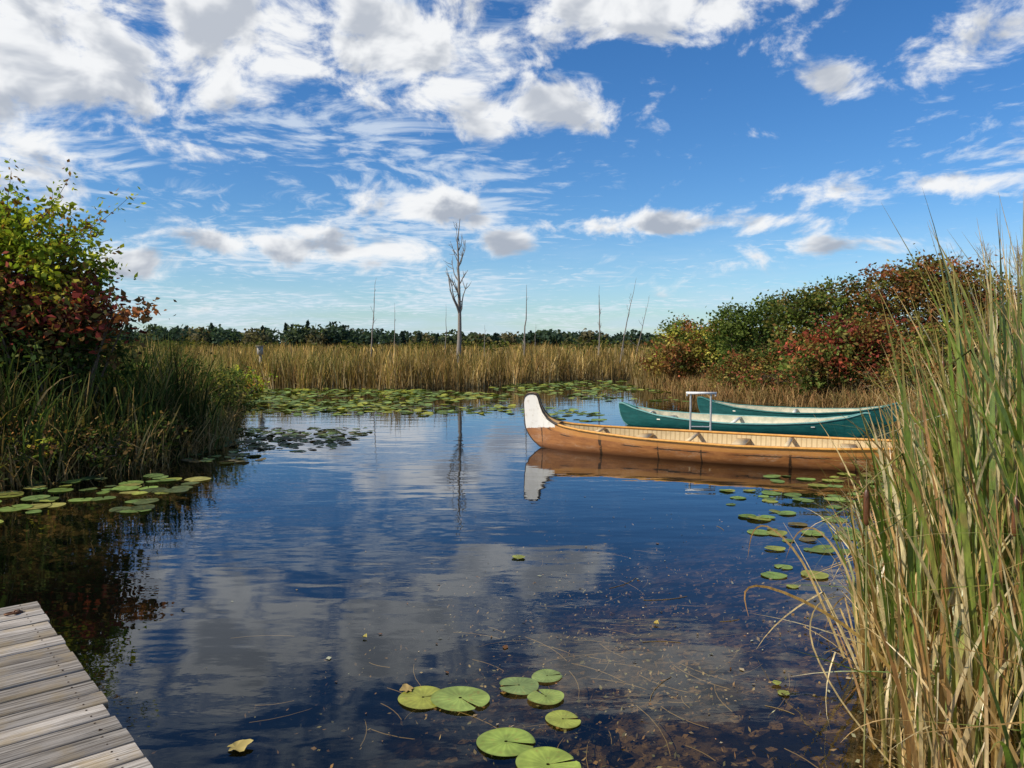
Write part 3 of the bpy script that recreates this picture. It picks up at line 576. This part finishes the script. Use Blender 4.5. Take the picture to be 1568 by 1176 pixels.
p=t.n('ShaderNodeBsdfPrincipled',{'Base Color':bc,'Roughness':.6}); t.t.links.new(p.outputs[0],o.inputs[0]); M_gl=m
CT=[(0,.50),(.1,.51),(.4,.41),(1,.30),(1.8,.25),(2.8,.23)]; CB=[(0,.40),(.03,.22),(.1,.06),(.22,-.03),(.5,-.08),(2.7,-.10)]
CBm=[(0,.03),(.3,.14),(.7,.36),(1.2,.62),(2,.9),(2.7,1.)]
canoe('green_canoe',(2.65,18.8,.03),math.atan2(-3.0,5.2),5.6,.50,CT,CB,CBm,M_gh,M_gl,(.14,.31,.28),.03,[(1.2,.3),(2.8,.08),(4.4,.3),(.8,.05),(4.9,.05)],(.75,.72,.6),.45,(.03,.14,.12),roll=math.radians(5))
canoe('green_canoe',(5.0,20.6,.04),math.atan2(-2.4,5.0),4.9,.48,CT,CB,CBm,M_gh,M_gl,(.035,.15,.13),.03,[(1.1,.28),(2.45,.08),(3.8,.28)],(.75,.72,.6),.45,(.03,.14,.12),roll=math.radians(4))
e=empty('dock_handrail',(3.84,15.5,0),-.15); A=Acc()
for x in(-.22,.18): tube(A,[(x,0,-.6),(x,0,.96)],.02,(.42,.43,.42),10)
tube(A,[(-.22,0,.30),(.18,0,.30)],.014,(.4,.4,.4),8); A.obj('posts',M_metal,True,e)
A=Acc(); box(A,(-.01,0,.985),(.6,.075,.045),(.75,.75,.73)); box(A,(-.29,0,.95),(.03,.06,.06),(.7,.7,.68)); box(A,(.27,0,.95),(.03,.06,.06),(.7,.7,.68)); A.obj('top_bar',M_paint,False,e)

# ------------------------------------------------------------------ dock
dk=empty('wooden_dock',(-3.05,4.84,0),math.atan2(-.649,-.761))
m,t,o=newmat('weathered_planks')
co=t.n('ShaderNodeTexCoord').outputs['Object']; c=attr(t)
sep=t.n('ShaderNodeSeparateColor',{0:c}); off=t.n('ShaderNodeCombineXYZ',{0:t.m('MULTIPLY',sep.outputs[0],37.),1:0.,2:0.}).outputs[0]; co2=t.vm('ADD',co,off)
g1=t.noise(t.vm('MULTIPLY',co2,(1.3,42,42)),1.6,8,.65,.6); g2=t.noise(t.vm('MULTIPLY',co2,(3,120,120)),1.,4,.7); blot=t.noise(co2,4.5,5,.6)
bc=t.mix(t.ss(g1,.35,.65),(.18,.15,.12),(.48,.43,.37)); bc=t.mix(t.ss(g2,.50,.68,0,.85),bc,(.07,.06,.045)); bc=t.mix(t.ss(blot,.46,.68,0,.65),bc,(.36,.27,.15))
vv=t.n('ShaderNodeVectorMath',{0:bc,'Scale':t.ss(sep.outputs[1],0,1,.7,1.25)},operation='SCALE').outputs[0]
bp=t.n('ShaderNodeBump',{'Height':t.m('SUBTRACT',g1,t.m('MULTIPLY',t.ss(g2,.52,.7),.6)),'Strength':.7,'Distance':.004})
p=t.n('ShaderNodeBsdfPrincipled',{'Base Color':vv,'Roughness':.85,'Normal':bp.outputs[0],'Specular IOR Level':.2}); t.t.links.new(p.outputs[0],o.inputs[0]); M_dock=m
A=Acc(); Nn=Acc(); y=0
for i in range(58):
    wd=.138+rng.normal()*.003; x0=rng.normal()*.008; zj=rng.normal()*.003; z=.35+zj; c=.006
    prof=[(0,z-.036),(wd,z-.036),(wd,z-c),(wd-c,z),(wd*.5,z+.0015),(c,z),(0,z-c)]
    nseg=8; v=[]; skew=rng.normal()*.003
    for k in range(nseg+1):
        xx=x0+(3.1)*k/nseg
        v+=[(xx,y+a+skew*k/nseg+rng.normal()*.0008,b+rng.normal()*.0008) for a,b in prof]
    kk=len(prof); F=[[k*kk+j,(k+1)*kk+j,(k+1)*kk+(j+1)%kk,k*kk+(j+1)%kk] for k in range(nseg) for j in range(kk)]
    r1_,r2_=rng.random(),rng.random()
    A.add(v,F,np.array([r1_,r2_,0])); A.add(v[:kk],[list(range(kk))],np.array([r1_,r2_,0])); A.add(v[-kk:],[list(range(kk))[::-1]],np.array([r1_,r2_,0]))
    for xn in(.09,1.5,2.98):
        for yn in(.03,.108): tube(Nn,[(xn+rng.normal()*.004,y+yn,z-.004),(xn,y+yn,z+.0022)],.0045,(.06,.04,.03),7,True)
    y+=wd+.012+abs(rng.normal())*.003
A.obj('planks',M_dock,False,dk); Nn.obj('nails',M_debris,False,dk)
A=Acc()
for xn in(.09,1.5,2.95): box(A,(xn,4.2,.215),(.045,8.4,.19),(.3,.5,0))
for xa,xb in((.1145,1.4755),(1.5245,2.9255)): box(A,((xa+xb)/2,.035,.215),(xb-xa,.04,.185),(.6,.4,0))
A.obj('stringers',M_dock,False,dk)
A=Acc()
for xn in(.19,2.85):
    for yn in(.2,2.8,5.6): tube(A,[(xn,yn,-1.2),(xn,yn,.30)],.06,(.12,.10,.08),10,True)
A.obj('pilings',M_bark,True,dk)
A=Acc(); a=np.linspace(0,2*np.pi,22); tube(A,[(.16+.035*math.cos(q_),.20+.028*math.sin(q_),.360+.004*math.sin(q_)) for q_ in a],.0055,(.16,.07,.03),6)
box(A,(.125,.20,.3565),(.05,.03,.008),(.14,.07,.04),.3); tube(A,[(.11,.2,.358),(.12,.2,.372),(.14,.2,.372),(.15,.2,.358)],.005,(.15,.07,.04),6)
A.obj('mooring_ring',M_metal,True,dk)

# ------------------------------------------------------------------ camera
cam=D.cameras.new('camera'); co_=D.objects.new('camera',cam); S.collection.objects.link(co_)
co_.location=(0,0,2.0); co_.rotation_euler=(math.radians(90-3.07),0,0); cam.lens=27; cam.sensor_width=36; cam.clip_start=.05; cam.clip_end=5000
S.camera=co_
S.view_settings.view_transform='Standard'; S.view_settings.look='None'; S.view_settings.exposure=0; S.view_settings.gamma=1
